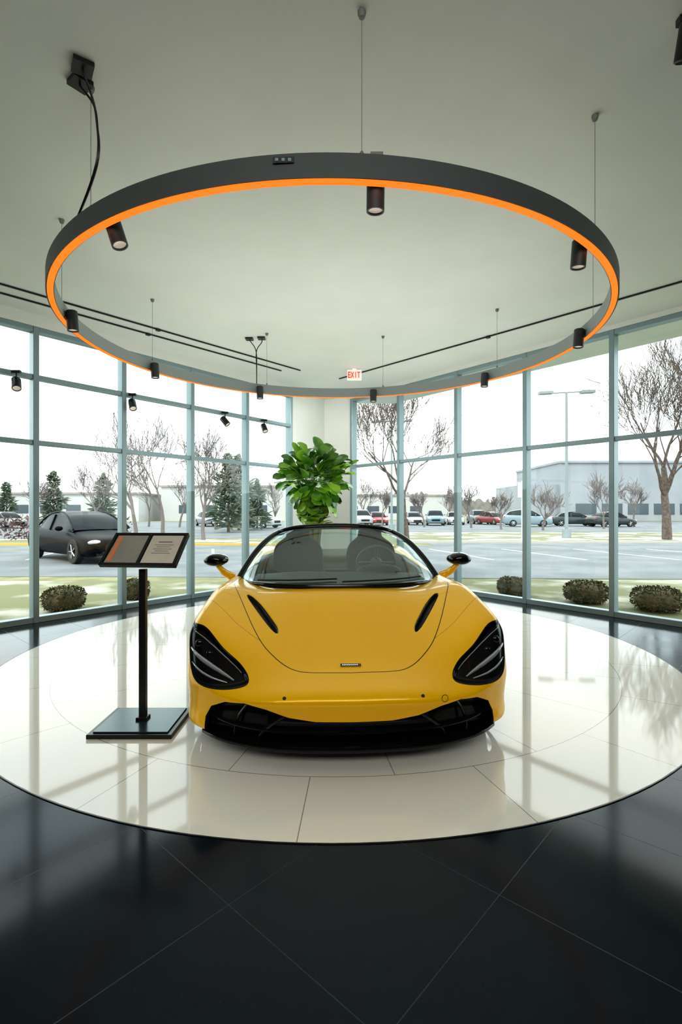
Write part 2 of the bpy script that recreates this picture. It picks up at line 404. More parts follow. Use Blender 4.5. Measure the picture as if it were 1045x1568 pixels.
# ---------------------------------------------------------------- SPORTS CAR
def rowz(x,y,z):
    n=11
    f=lambda a:[a]*n if not hasattr(a,'__len__') else a
    return list(zip(f(x),f(y),f(z)))
XP=[0,.2,.4,.57,.71,.82,.90,.945,.958,.96,.958]; YP=[0,.008,.03,.08,.145,.22,.30,.42,.60,.70,.78]
yo=lambda o:[k+o for k in YP]
rows=[
 rowz([0,.2,.4,.55,.68,.76,.80,.82,.83,.83,.83],4.44,.25),
 [(0,4.54,.50),(.2,4.54,.5),(.4,4.53,.5),(.55,4.52,.5),(.68,4.49,.5),(.78,4.45,.5),(.84,4.4,.48),(.87,4.36,.42),(.88,4.33,.36),(.88,4.3,.3),(.87,4.3,.25)],
 [(0,4.46,.80),(.2,4.46,.80),(.4,4.45,.82),(.58,4.43,.83),(.72,4.4,.82),(.82,4.36,.78),(.89,4.32,.70),(.92,4.28,.60),(.93,4.25,.48),(.92,4.22,.34),(.9,4.2,.2)],
 rowz([0,.22,.42,.62,.78,.89,.95,.965,.965,.955,.94],4.0,[.82,.83,.86,.89,.905,.87,.78,.66,.5,.32,.15]),
 rowz([0,.22,.42,.62,.78,.89,.95,.965,.96,.95,.94],3.4,[.82,.84,.90,.92,.905,.87,.79,.67,.5,.3,.12]),
 rowz([0,.22,.42,.62,.77,.87,.925,.945,.94,.935,.92],2.95,[.78,.80,.86,.89,.87,.835,.76,.65,.48,.3,.12]),
 rowz([0,.22,.42,.64,.77,.86,.91,.925,.92,.92,.91],2.3,[.60,.60,.60,.70,.80,.80,.74,.62,.48,.3,.12]),
 [(0,1.60,.70),(.22,1.60,.70),(.42,1.6,.70),(.64,1.6,.74),(.77,1.6,.785),(.86,1.6,.79),(.92,1.58,.74),(.945,1.56,.66),(.955,1.54,.54),(.95,1.52,.34),(.93,1.50,.12)],
 [(0,1.15,.775),(.22,1.15,.77),(.42,1.15,.757),(.60,1.15,.75),(.74,1.14,.785),(.84,1.12,.81),(.905,1.11,.775),(.94,1.10,.70),(.955,1.09,.56),(.955,1.08,.42),(.95,1.07,.25)],
 [(0,.85,.675),(.21,.85,.67),(.41,.85,.66),(.59,.85,.68),(.74,.86,.745),(.845,.86,.782),(.91,.865,.745),(.948,.88,.67),(.96,.90,.54),(.96,.95,.42),(.955,.98,.3)],
 [(0,.58,.565),(.21,.58,.56),(.41,.58,.555),(.58,.58,.59),(.74,.59,.67),(.85,.60,.725),(.92,.63,.70),(.952,.69,.625),(.96,.78,.50),(.96,.88,.40),(.955,.94,.32)],
 [(0,.34,.468),(.2,.34,.465),(.4,.35,.465),(.57,.37,.50),(.72,.40,.585),(.85,.42,.66),(.925,.45,.645),(.955,.54,.575),(.96,.66,.46),(.96,.80,.38),(.957,.90,.3)],
 [(0,.16,.415),(.2,.165,.415),(.4,.185,.41),(.57,.235,.425),(.715,.30,.495),(.84,.345,.585),(.918,.385,.58),(.952,.49,.52),(.96,.62,.43),(.96,.76,.34),(.957,.86,.28)],
 [(0,.05,.392),(.2,.058,.392),(.4,.085,.385),(.57,.145,.38),(.71,.215,.42),(.828,.285,.49),(.907,.345,.50),(.948,.455,.46),(.959,.61,.38),(.96,.73,.32),(.957,.82,.27)],
 rowz(XP,YP,[.355,.355,.35,.345,.36,.40,.41,.39,.34,.30,.26]),
 rowz(XP,yo(.012),[.30,.30,.30,.30,.315,.34,.35,.335,.30,.27,.24]),
 rowz(XP,yo(.03),[.24,.24,.24,.245,.255,.27,.28,.27,.25,.24,.22]),
 rowz(XP,yo(.045),[.175,.175,.175,.175,.18,.19,.20,.20,.19,.185,.18]),
 rowz(XP,yo(.035),[.125,.125,.125,.125,.125,.125,.125,.125,.125,.13,.13]),
 rowz([k*.95 for k in XP],yo(.12),.10),
]
P=surf(mirror_rows(rows),26,20); na,nb=P.shape[:2]
def sdpoly(px,py,poly):
    poly=np.array(poly,float); n=len(poly); D=np.full(px.shape,1e9); ins=np.zeros(px.shape,bool)
    for i in range(n):
        ax,ay=poly[i]; bx,by=poly[(i+1)%n]; dx,dy=bx-ax,by-ay
        tt=np.clip(((px-ax)*dx+(py-ay)*dy)/(dx*dx+dy*dy+1e-12),0,1)
        D=np.minimum(D,np.hypot(px-ax-tt*dx,py-ay-tt*dy))
        c=((ay>py)!=(by>py)); xi=ax+(py-ay)*dx/(dy if abs(dy)>1e-12 else 1e-12); ins^=(c&(px<xi))
    return np.where(ins,-D,D)
def smoothpoly(poly,n=6):
    Q=np.array(poly,float); k=len(Q); out=[]
    for i in range(k):
        p0,p1,p2,p3=Q[(i-1)%k],Q[i],Q[(i+1)%k],Q[(i+2)%k]
        for t_ in np.linspace(0,1,n,endpoint=False):
            out.append(.5*((2*p1)+(-p0+p2)*t_+(2*p0-5*p1+4*p2-p3)*t_*t_+(-p0+3*p1-3*p2+p3)*t_**3))
    return out
HL=smoothpoly([(.938,.655),(.90,.668),(.83,.648),(.72,.545),(.615,.468),(.562,.412),(.59,.386),(.72,.374),(.845,.385),(.905,.455),(.932,.56)])
IN=[(-.2,.236),(.2,.24),(.34,.262),(.46,.305),(.57,.328),(.68,.318),(.765,.272),(.805,.20),(.812,.12),(.78,.02),(-.2,.02)]
CK=[(-.1,1.125),(.3,1.165),(.57,1.29),(.76,1.50),(.835,1.66),(.80,2.2),(.77,2.85),(.60,3.02),(.34,3.12),(.30,4.2),(-.1,4.25)]
VT=smoothpoly([(.435,.60),(.48,.64),(.57,.78),(.655,.93),(.675,1.0),(.645,1.0),(.57,.90),(.49,.76),(.44,.66)],4)
HS=[(0,.225),(.2,.235),(.30,.26),(.38,.32),(.46,.41),(.53,.50),(.62,.68),(.70,.88),(.765,1.06),(.79,1.18)]
hs=spl(HS,6); hood=[(-x,y) for x,y in hs[::-1]]+[tuple(q) for q in hs[1:]]+[(.79,1.8),(-.79,1.8)]
fr=[(-x,y) for x,y in hs[:31][::-1]]+[tuple(q) for q in hs[1:31]]
bump_=[(-1.3,.84),(-.93,.80),(-.82,.68),(-.68,.575)]+fr+[(.68,.575),(.82,.68),(.93,.80),(1.3,.84),(1.3,-.6),(-1.3,-.6)]
X=P[...,0];Y=P[...,1];Z=P[...,2]; AX=np.abs(X)
ff=Y<.72
sHL=np.where(ff,sdpoly(AX,Z,HL),1.); sIN=np.where(ff,sdpoly(AX,Z,IN),1.)
top=(Z>.35)
sCK=np.where(top&(Z<1.2),sdpoly(AX,Y,CK),1.); sVT=np.where(top,sdpoly(AX,Y,VT),1.)
sIT=smoothpoly([(2.62,.60),(2.75,.72),(3.0,.80),(3.25,.78),(3.2,.66),(2.95,.52)],4)
sSI=np.where(AX>.88,sdpoly(Y,Z,sIT),1.)
sHO=np.where(top|ff,sdpoly(X,Y,hood),1.); sBU=np.where(top,sdpoly(X,Y,bump_),1.)
sDO=np.where(AX>.80,sdpoly(Y,Z,[(1.55,.20),(1.50,.5),(1.62,.76),(1.66,.95),(2.75,.95),(2.72,.7),(2.55,.45),(2.5,.2)]),1.)
sLO=Z-.118
black=np.minimum.reduce([sHL,sIN,sCK,sVT,sLO,sSI])
ss=lambda s,w: (lambda q:q*q*(3-2*q))(np.clip(-s/w,0,1))
P2=P.copy()
P2[...,1]+=ss(sHL,.025)*.022+ss(sIN,.035)*.085
P2[...,2]-=ss(sVT,.016)*.035+ss(sHL,.025)*.010
P2[...,0]-=np.sign(X)*ss(sSI,.05)*.06
Vt=P2.reshape(-1,3).copy()
idx=np.arange(na*nb).reshape(na,nb)
q=np.stack([idx[:-1,:-1],idx[:-1,1:],idx[1:,1:],idx[1:,:-1]],-1).reshape(-1,4)
keep=np.ones(len(q),bool)
for wy in(1.05,3.72):
    rad=.365; r=np.hypot(Vt[:,1]-wy,Vt[:,2]-.335); out=(np.abs(Vt[:,0])>.7)
    inside=(r<rad)&out&(Vt[:,2]<.72)
    allin=inside[q].all(1); keep&=~allin
    anyout=q[(~allin)&inside[q].any(1)]
    sn=np.unique(anyout); sn=sn[inside[sn]]
    kk=rad/np.maximum(r[sn],1e-4); Vt[sn,1]=wy+(Vt[sn,1]-wy)*kk; Vt[sn,2]=.335+(Vt[sn,2]-.335)*kk
q=q[keep]
me=bpy.data.meshes.new('body_shell'); me.from_pydata(Vt.tolist(),[],q[:,::-1].tolist())
me.polygons.foreach_set('use_smooth',[True]*len(q))
for nm,a in(('sd_black',black),('sd_hood',sHO),('sd_bump',sBU),('sd_door',sDO)):
    at=me.attributes.new(nm,'FLOAT','POINT'); at.data.foreach_set('value',a.reshape(-1).astype(np.float32))
YC=(1.0,.54,.0)
mp_=mat('yellow_car_paint',YC,.36,coat=.55,spec=.15,metal=.15); t=NT(mp_); b=mp_.node_tree.nodes['Principled BSDF']
def attr(n): x=t.n('ShaderNodeAttribute'); x.attribute_name=n; return x.outputs['Fac']
bl=t.M('LESS_THAN',attr('sd_black'),0.)
seam=t.M('MAXIMUM',t.M('LESS_THAN',t.M('ABSOLUTE',attr('sd_hood')),.0028),t.M('MAXIMUM',t.M('LESS_THAN',t.M('ABSOLUTE',attr('sd_bump')),.0011),t.M('LESS_THAN',t.M('ABSOLUTE',attr('sd_door')),.002)))
mask=t.M('MAXIMUM',bl,seam)
t.l(t.mixc(mask,YC,(.003,.003,.004)),b.inputs['Base Color'])
t.l(t.M('ADD',t.M('MULTIPLY',mask,-.06),.36),b.inputs['Roughness'])
t.l(t.M('SUBTRACT',.55,t.M('MULTIPLY',mask,.2)),b.inputs['Coat Weight'])
t.l(t.M('SUBTRACT',.15,t.M('MULTIPLY',mask,.07)),b.inputs['Specular IOR Level'])
t.l(t.M('SUBTRACT',.15,t.M('MULTIPLY',mask,.15)),b.inputs['Metallic'])
me.materials.append(mp_)
car=empty('sports_car',(.07,2.60,.0065),(0,0,math.radians(3)))
bo=bpy.data.objects.new('body_shell',me); COL.objects.link(bo); bo.parent=car
flat=P2.reshape(-1,3); fsel=flat[(flat[:,1]<.8)]; hsel=flat[(flat[:,2]>.35)]
def fxz(x,z,off=-.004):
    s=1 if x>=0 else -1; i=np.argmin((fsel[:,0]-x)**2+(fsel[:,2]-z)**2); return Vector((x,fsel[i,1]+off,z))
def hxy(x,y,off=.004):
    i=np.argmin((hsel[:,0]-x)**2+(hsel[:,1]-y)**2); return Vector((x,y,hsel[i,2]+off))
M_cb=mat('car_gloss_black',(.006,.006,.007),.14,coat=.3,spec=.3); M_rub=mat('tyre_rubber',(.015,.015,.016),.75,bump=.2,nscale=60)
M_yel=mat('yellow_paint_plain',YC,.36,coat=.55,spec=.15,metal=.15); M_sil=mat('silver_trim',(.65,.68,.70),.2,1.); M_rim=mat('alloy_dark',(.10,.10,.11),.3,.9)
M_int=mat('car_interior',(.02,.024,.026),.6,bump=.1,nscale=80); M_seat=mat('seat_grey',(.035,.046,.044),.65,bump=.15,nscale=90); M_car_glass=glass_mat('windshield_glass',(.72,.84,.82),.02,.14)
M_led=mat('headlamp_led',(.55,.58,.6),.25,.6)
g=G()
for s in(-1,1):
    for pts,rs in (([(.915,.545),(.87,.515),(.80,.478),(.72,.437),(.645,.402)],(.004,.013)),([(.90,.475),(.85,.445),(.77,.415),(.68,.395)],(.003,.006)),([(.90,.63),(.84,.60),(.76,.54),(.68,.48),(.61,.43)],(.002,.0035))):
        sp_=spl(pts,6); n_=len(sp_); pp=[fxz(s*x,z,-.005) for x,z in sp_]
        g.tube(pp,[rs[0]+(rs[1]-rs[0])*math.sin(math.pi*i/(n_-1)) for i in range(n_)],8,1)
    for x,z,r in((.865,.57,.024),(.80,.52,.020)):
        p=fxz(s*x,z,.0); g.ell(p,(r,r*.6,r),0,16,10)
g.obj('headlamp_optics',[M_cb,M_led],car,smooth=True)
g=G()
pl=[(x,y) for x,y in zip(XP[:7],YP[:7])]; pl2=spl(pl,5)
front=[(-x*.93,y+.003) for x,y in pl2[::-1]]+[(x*.93,y+.003) for x,y in pl2[1:]]
g.prism(front+[(.80,.72),(-.80,.72)],.088,.106)
g.obj('front_splitter',M_cb,car,bevel=.004)
g=G()
for s in(-1,1):
    for pts,r in(([(.04,.178,.065),(.3,.172,.08),(.5,.178,.12),(.66,.19,.18),(.775,.205,.27)],.010),([(.36,.262,.07),(.42,.22,.095),(.47,.17,.12),(.50,.12,.14)],.012),([(.55,.318,.12),(.60,.25,.16),(.63,.18,.19),(.64,.12,.20)],.009)):
        g.tube([(s*x,y,z) for x,z,y in spl(pts,6)],r,10)
g.obj('intake_blades',M_cb,car,smooth=True)
g=G()
for s in(-1,1):
    p=fxz(s*.36,.365,-.001); r=.010; g.lathe([(.0001,.003),(r*.8,.003),(r,0)],20,0,c=p,R=align((s*.1,-1,.3)))
p=fxz(.48,.345,0); g.lathe([(.017,.0015),(.0195,.0015),(.0195,0)],28,0,c=p,R=align((.25,-1,.1)))
g.obj('parking_sensors',M_int,car,smooth=True)
p=hxy(0,.29,.004)
sl=Matrix.Rotation(math.radians(20),3,'X')
g=G().box(p,(.118,.020,.005),0,R=sl)
for k in range(8): g.box(p+sl@Vector((-.044+k*.0115,-.001,.003)),(.008,.007,.002),1,R=sl)
g.box(p+sl@Vector((.050,.003,.003)),(.010,.006,.002),2,R=sl)
g.obj('name_badge',[M_cb,M_sil,mat('badge_orange',(.8,.1,.02),.4)],car,bevel=.001,seg=1)
g=G()
for s in(-1,1):
    g.tube([hxy(s*x,y,-.012) for x,y in((.455,.65),(.52,.77),(.59,.88),(.645,.97))],.005,6)
g.obj('hood_vent_slats',M_cb,car,smooth=True)
ws=[[(0,1.15,.785),(.3,1.19,.78),(.57,1.32,.775),(.75,1.5,.77),(.83,1.66,.775)],
    [(0,1.47,.955),(.27,1.50,.950),(.51,1.59,.940),(.67,1.72,.935),(.75,1.85,.93)],
    [(0,1.80,1.10),(.24,1.82,1.095),(.44,1.88,1.085),(.57,1.96,1.075),(.64,2.05,1.065)],
    [(0,2.12,1.195),(.2,2.13,1.19),(.37,2.16,1.175),(.47,2.2,1.155),(.54,2.25,1.13)]]
W=surf(mirror_rows(ws),8,8)
G().grid(W[:,::-1]).obj('windshield',M_car_glass,car,smooth=True,ang=180)
g=G(); 
for j in(0,-1): g.tube([tuple(p) for p in W[:,j]],[.026]*len(W),12)
topc=W[-1]; 
g.tube([tuple(p+np.array((0,.02,-.004))) for p in topc],.028,14)
g.tube([tuple(p+np.array((0,.085,-.004))) for p in topc],.026,14)
hb=np.stack([topc+np.array((0,.0,.012)),topc+np.array((0,.09,.016))]); g.grid(hb[:,::-1])
g.tube([tuple(p+np.array((0,-.008,-.003))) for p in W[0]],.016,10)
g.obj('windshield_frame',M_cb,car,smooth=True)
g=G()
for a_,b_ in(((.02,.02,),(.50,.10)),((-.48,.09),(-.02,.05))):
    i0=int((a_[0]+.83)/1.66*(W.shape[1]-1)); i1=int((b_[0]+.83)/1.66*(W.shape[1]-1))
    pts=[]
    for k in range(8):
        f_=k/7; j=int(round(i0+(i1-i0)*f_)); ii=.6+f_*.8; lo=int(ii); fr_=ii-lo
        p=W[lo,j]*(1-fr_)+W[lo+1,j]*fr_; pts.append(tuple(p+np.array((0,-.012,.012))))
    g.tube(pts,.007,6)
g.obj('wipers',M_int,car,smooth=True)
g=G()
dash=surf(mirror_rows([[(0,1.22,.775),(.3,1.26,.77),(.55,1.42,.76),(.72,1.6,.76)],[(0,1.62,.80),(.3,1.64,.80),(.55,1.7,.79),(.70,1.8,.78)],[(0,1.85,.80),(.3,1.86,.81),(.55,1.88,.79),(.70,1.95,.77)],[(0,1.90,.70),(.3,1.91,.70),(.55,1.93,.70),(.70,1.98,.68)]]),5,6)
g.grid(dash[:,::-1]); g.ell((.36,1.86,.81),(.20,.10,.06),0,16,8); g.box((0,1.98,.70),(.22,.1,.22),0)
g.obj('dashboard',M_int,car,smooth=True)
Rs=Matrix.Rotation(math.radians(-68),3,'X'); cs=Vector((.36,2.06,.86))
g=G(); g.tube([cs+Rs@Vector((.175*math.cos(a),.165*math.sin(a),0)) for a in np.linspace(0,2*math.pi,33)],.014,8,cap=False)
for a in(0,math.pi,-math.pi/2): g.tube([cs,cs+Rs@Vector((.17*math.cos(a),.16*math.sin(a),0))],.012,8)
g.ell(cs,(.055,.03,.05)); g.obj('steering_wheel',mat('steering_leather',(.13,.155,.15),.45),car,smooth=True)
for s in(-1,1):
    g=G(); T=Matrix.Rotation(math.radians(-16),3,'X'); c=Vector((s*.37,2.62,.82))
    sec=[]
    for z,w_,th in((-.28,.23,.07),(-.1,.25,.075),(.08,.25,.07),(.18,.21,.06),(.25,.13,.05),(.31,.125,.05),(.345,.10,.04)):
        ring=[]
        for k in range(25):
            a=2*math.pi*k/24; x=w_*math.copysign(abs(math.cos(a))**.6,math.cos(a)); y=th*math.copysign(abs(math.sin(a))**.7,math.sin(a))
            y-= .05*(abs(x)/w_)**3 if z<.2 else 0
            ring.append(tuple(c+T@Vector((x,y,z))))
        sec.append(ring)
    g.grid(spl(np.array(sec),4)[:,::-1])
    g.ell(c+T@Vector((0,0,.34)),(.10,.042,.025)); g.box((s*.37,2.35,.60),(.46,.5,.12))
    g.obj('seat',M_seat,car,smooth=True)
g=G()
for s in(-1,1):
    sec=[]
    for y,h,w_ in((2.86,.05,.10),(2.90,.20,.15),(3.02,.235,.17),(3.3,.19,.16),(3.7,.08,.13),(4.0,.0,.10)):
        sec.append([(s*.43+w_*math.cos(a),y,.86+h*max(0,math.sin(a))**.8-.02) for a in np.linspace(0,math.pi,13)])
    g.grid(spl(np.array(sec),5))
g.obj('rear_buttresses',[M_cb],car,smooth=True)
g=G();gy=G();gm=G()
for s in(-1,1):
    c=Vector((s*1.015,1.63,.925))
    sec=[]
    for t_,w_,h_ in((-.075,.02,.02),(-.065,.055,.04),(-.03,.088,.055),(.02,.098,.06),(.06,.098,.058)):
        sec.append([(c.x+w_*math.cos(a)-s*.0,c.y+t_,c.z+h_*math.sin(a)*(1. if math.sin(a)>0 else .8)) for a in np.linspace(0,2*math.pi,25)])
    g.grid(spl(np.array(sec),4)); g.grid(np.stack([np.array(sec[0]),np.tile(np.mean(sec[0],0),(25,1))])); gm.grid(np.stack([np.array(sec[-1]),np.tile(np.mean(sec[-1],0),(25,1))]))
    gy.tube(spl([(s*.88,1.72,.775),(s*.93,1.70,.80),(s*.97,1.66,.84),(s*1.0,1.64,.885)],5),[.03]*4+[.024]*6+[.017]*6,12)
    gy.tube(spl([(s*.885,1.80,.79),(s*.94,1.75,.82),(s*.985,1.68,.87)],5),.012,10)
g.obj('mirror_caps',M_cb,car,smooth=True,ang=60); gy.obj('mirror_stalks',M_yel,car,smooth=True); gm.obj('mirror_glass',M_sil,car)
for nm,wy,s,r,wd in(('wheel_front_left',1.05,-1,.335,.245),('wheel_front_right',1.05,1,.335,.245),('wheel_rear_left',3.72,-1,.345,.30),('wheel_rear_right',3.72,1,.345,.30)):
    Ry=Matrix.Rotation(s*math.pi/2,3,'Y'); c=Vector((s*(.94-wd/2),wy,r-.001)); h=wd/2
    g=G(); g.lathe([(.245,-h),(r-.03,-h),(r-.006,-h+.03),(r,-h+.06),(r,h-.06),(r-.006,h-.03),(r-.03,h),(.25,h-.004),(.245,h-.03)],48,0,c=c,R=Ry)
    g.lathe([(.245,h-.01),(.235,h-.02),(.225,-h)],48,1,c=c,R=Ry); g.lathe([(.0001,h-.03),(.05,h-.03),(.06,h-.05),(.06,h-.09)],24,1,c=c,R=Ry)
    g.lathe([(.0001,h-.12),(.18,h-.12),(.18,h-.14)],32,2,c=c,R=Ry)
    for k in range(10):
        a=2*math.pi*k/10
        for da in(-.11,.11):
            p0=Ry@Vector((.05*math.cos(a),.05*math.sin(a),h-.05)); p1=Ry@Vector((.235*math.cos(a+da),.235*math.sin(a+da),h-.03)); g.tube([c+p0,c+p1],[.012,.010],6,1)
    g.obj(nm,[M_rub,M_rim,M_grey],car,smooth=True)
g=G()
for s in(-1,1):
    for wy in(1.05,3.72):
        Ry=Matrix.Rotation(s*math.pi/2,3,'Y'); g.lathe([(.37,-.30),(.372,.0)],40,0,c=(s*.93,wy,.335),R=Ry); g.lathe([(.0001,-.30),(.37,-.30)],40,0,c=(s*.93,wy,.335),R=Ry)
ok=[i for i,f in enumerate(g.f) if min(g.v[k][2] for k in f)>.11]
g.f=[g.f[i] for i in ok]; g.m=[g.m[i] for i in ok]
g.obj('wheel_arch_liners',M_int,car)
G().prism([(-.78,.35),(.78,.35),(.80,.66),(.62,.70),(.62,1.42),(.88,1.46),(.88,3.3),(.6,3.35),(.6,4.1),(-.6,4.1),(-.6,3.35),(-.88,3.3),(-.88,1.46),(-.62,1.42),(-.62,.70),(-.80,.66)],.10,.14).obj('underbody',M_int,car)

# ---------------------------------------------------------------- exterior
GZ=-.10
M_asph=mat('asphalt',(.12,.135,.145),.8,noise=(.17,.185,.195),nscale=.6,ndet=8); 
M_grass=mat('winter_grass',(.14,.15,.065),.95,noise=(.24,.23,.13),nscale=1.3,ndet=10)
M_gs=mat('snowy_grass',(.18,.18,.10),.95,noise=(.57,.59,.60),nscale=.35,ndet=8,lo=.5,hi=.56)
M_gs2=mat('near_lawn_grass',(.16,.165,.08),.95,noise=(.42,.42,.36),nscale=.9,ndet=10,lo=.48,hi=.66)
M_curb=mat('curb_concrete',(.4,.4,.38),.8); M_paint=mat('yellow_road_paint',(.55,.38,.07),.7); M_wp=mat('white_road_paint',(.6,.6,.58),.7)
G().prism([(-300,-60),(300,-60),(300,450),(-300,450)],GZ-.30,GZ-.02).obj('ground',M_grass)
def band(name,poly,m,z=0): G().prism(poly,GZ-.02,GZ+z).obj(name,m)
band('road',[(-60,11.2),(-6,11.4),(8,10.9),(60,10.0),(60,23.5),(4,23.5),(4,22),(-60,22)],M_asph,-.008)
band('lawn',[(3,24),(70,24),(80,34),(3,36)],M_gs,.0)
band('lawn',[(-70,22.3),(1.5,22.3),(1.5,27),(-70,27)],M_gs,.0)
band('lawn',[(.9,10.85),(6.5,4.0),(40,4.0),(40,10.0)],M_gs2,-.005)
band('lawn',[(-1.4,10.6),(-50,10.6),(-50,3.0),(-6.9,3.0)],M_gs2,-.005)
band('parking_lot',[(-120,28),(1.8,28),(2,37),(90,36),(150,75),(-120,75)],M_asph,-.008)
g=G().box((-29,22.15,GZ+.03),(61,.15,.10)); g.obj('curb',M_paint)
g=G().box((36,23.75,GZ+.03),(66,.16,.10)); g.obj('curb',M_curb)
g=G()
for k in range(14): g.box((-24+k*2.8,17.5,GZ-.004),(.10,4.6,.006),0,R=rotz(.25))
g.obj('parking_stall_lines',M_wp)
M_bark=mat('tree_bark',(.09,.065,.055),.9,noise=(.14,.11,.095),nscale=8); M_barkfar=mat('tree_bark_far',(.17,.145,.14),.95)  # far bark is paler and greyer: distance haze mixed into its colour
def tree(name,loc,h,seed,mt,depth=4,r0=None,lean=0,rmin=.010,up=.12):
    rd=random.Random(seed); g=G(); r0=r0 or h*.022
    def grow(p,d,L,r,lv):
        n=5; pts=[p]; dd=d.copy()
        for i in range(n):
            dd=(dd+Vector([rd.uniform(-.16,.16) for _ in range(3)])+Vector((0,0,up*.6))).normalized(); pts.append(pts[-1]+dd*(L/n))
        rs=[max(rmin,r*(1-.5*i/n)) for i in range(n+1)]
        g.tube(pts,rs,6 if lv<2 else 4 if lv<3 else 3,0,cap=False)
        if lv>=depth: return
        k=rd.choice((3,4)) if lv else 5
        for j in range(k+ (1 if lv==2 else 0)):
            i=rd.randint(2 if lv else 3,n); az=rd.uniform(0,6.28)
            pr=dd.cross(Vector((math.cos(az),math.sin(az),.1))).normalized()
            nd=(dd*rd.uniform(.7,1.1)+pr*rd.uniform(.4,.85)+Vector((0,0,up*1.5))).normalized()
            grow(pts[i],nd,L*rd.uniform(.62,.84),rs[i]*.62,lv+1)
    grow(Vector((0,0,0)),Vector((lean,0,1)).normalized(),h*.30,r0,0)
    return g.obj(name,mt,loc=loc)
def P_(px,d,z=GZ): return ((px-522.5)/F*d,d,z)
tree('bare_tree',P_(1022,26.5),12.5,11,M_bark,5,.24,rmin=.012)
tree('bare_tree',P_(623,24.5),11,4,M_bark,5,.17,rmin=.010)
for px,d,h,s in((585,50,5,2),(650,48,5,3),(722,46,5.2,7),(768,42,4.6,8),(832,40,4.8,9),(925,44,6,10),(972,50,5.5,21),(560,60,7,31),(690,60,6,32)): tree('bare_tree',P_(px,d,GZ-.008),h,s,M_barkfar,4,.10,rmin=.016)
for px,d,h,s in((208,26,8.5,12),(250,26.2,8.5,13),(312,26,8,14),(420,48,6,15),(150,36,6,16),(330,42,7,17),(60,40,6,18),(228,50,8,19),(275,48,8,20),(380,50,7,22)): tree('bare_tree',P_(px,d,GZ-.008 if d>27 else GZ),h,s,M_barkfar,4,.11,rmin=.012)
M_pine=mat('pine_needles',(.06,.09,.06),.9,noise=(.12,.15,.10),nscale=3);  # greyed green, distance haze painted into the needles
def pine(loc,h,seed):
    rd=random.Random(seed); g=G(); g.tube([(0,0,0),(0,0,h*.95)],[h*.02,.01],6,1)
    for k in range(int(900)):
        f=rd.random()**.9; z=h*(.06+.92*f); R_=h*(.27*(1-f)**.55)*rd.uniform(.3,1.1)*(1+.3*math.sin(z*3+seed))+.05; a=rd.uniform(0,6.28)
        d=Vector((math.cos(a),math.sin(a),rd.uniform(-.3,.6))); p=Vector((0,0,z)); sL=max(R_,.1); s=Vector((-d.y,d.x,0))*(.045*h*.35)
        v=[p+d*sL*.35,p+d*sL*.75+s+Vector((0,0,.05)),p+d*sL,p+d*sL*.75-s,p+d*sL*.75+Vector((0,0,.08*h*.3))]
        g.add(v,[(0,1,4),(1,2,4),(2,3,4),(3,0,4),(0,3,2,1)],0)
    g.obj('pine_tree',[M_pine,M_bark],loc=loc)
for px,d,h,s in((82,44,5,1),(10,50,4.4,2),(158,46,5,3),(350,36,5.6,4),(366,40,6,5),(394,42,4.2,6)): pine(P_(px,d,GZ-.008),h,s)
M_bush=mat('bush_foliage',(.06,.07,.025),.9,noise=(.15,.115,.06),nscale=14)
def bush(loc,wd,hh,seed):
    rd=random.Random(seed); g=G()
    g.ell((0,0,hh*.47),(wd*.44,wd*.44,hh*.46),0,14,8)
    for k in range(2200):
        n=Vector([rd.gauss(0,1) for _ in range(3)]).normalized(); sq=.25
        n=Vector([math.copysign(abs(c_)**(1-sq),c_) for c_ in n])
        cube=.82+.16*rd.random(); p=Vector((n.x*wd*.48*cube,n.y*wd*.48*cube,hh*.5+n.z*hh*.5*cube))
        a=Vector([rd.uniform(-1,1) for _ in range(3)])*.024; b_=Vector([rd.uniform(-1,1) for _ in range(3)])*.024
        g.add([p,p+a+n*.02,p+b_+n*.02],[(0,1,2)],0)
    g.obj('boxwood_bush',M_bush,loc=loc)
for i,(px,d,wd,hh) in enumerate(((98,7.45,.56,.34),(207,8.4,.44,.33),(785,8.75,.50,.31),(898,8.1,.65,.34),(1007,7.4,.66,.35))): bush(P_(px,d,GZ-.005),wd,hh,i)
def lamp(px,d,h,arm=1.15):
    g=G(); g.tube([(0,0,.0),(0,0,h)],[.10,.06],10); g.lathe([(.0001,.5),(.22,.5),(.25,0)],16)
    g.tube([(-arm*.75,0,h-.05),(arm*.75,0,h+.05)],.04,6)
    for s in(-1,1): g.box((s*arm,0,h+.03*s),(.75,.35,.14),0,R=Matrix.Rotation(-.05,3,'Y'))
    g.obj('street_lamp',mat('lamp_post_paint',(.22,.26,.27),.5),loc=P_(px,d),smooth=True)
lamp(868,28,8.0); lamp(600,38,8.2); lamp(1180,40,8)
g=G().tube([(0,0,0),(0,0,3.1)],.05,8).box((0,-.06,2.6),(.5,.03,.8)); g.obj('road_sign',mat('sign_back',(.45,.5,.5),.5),loc=P_(800,27))
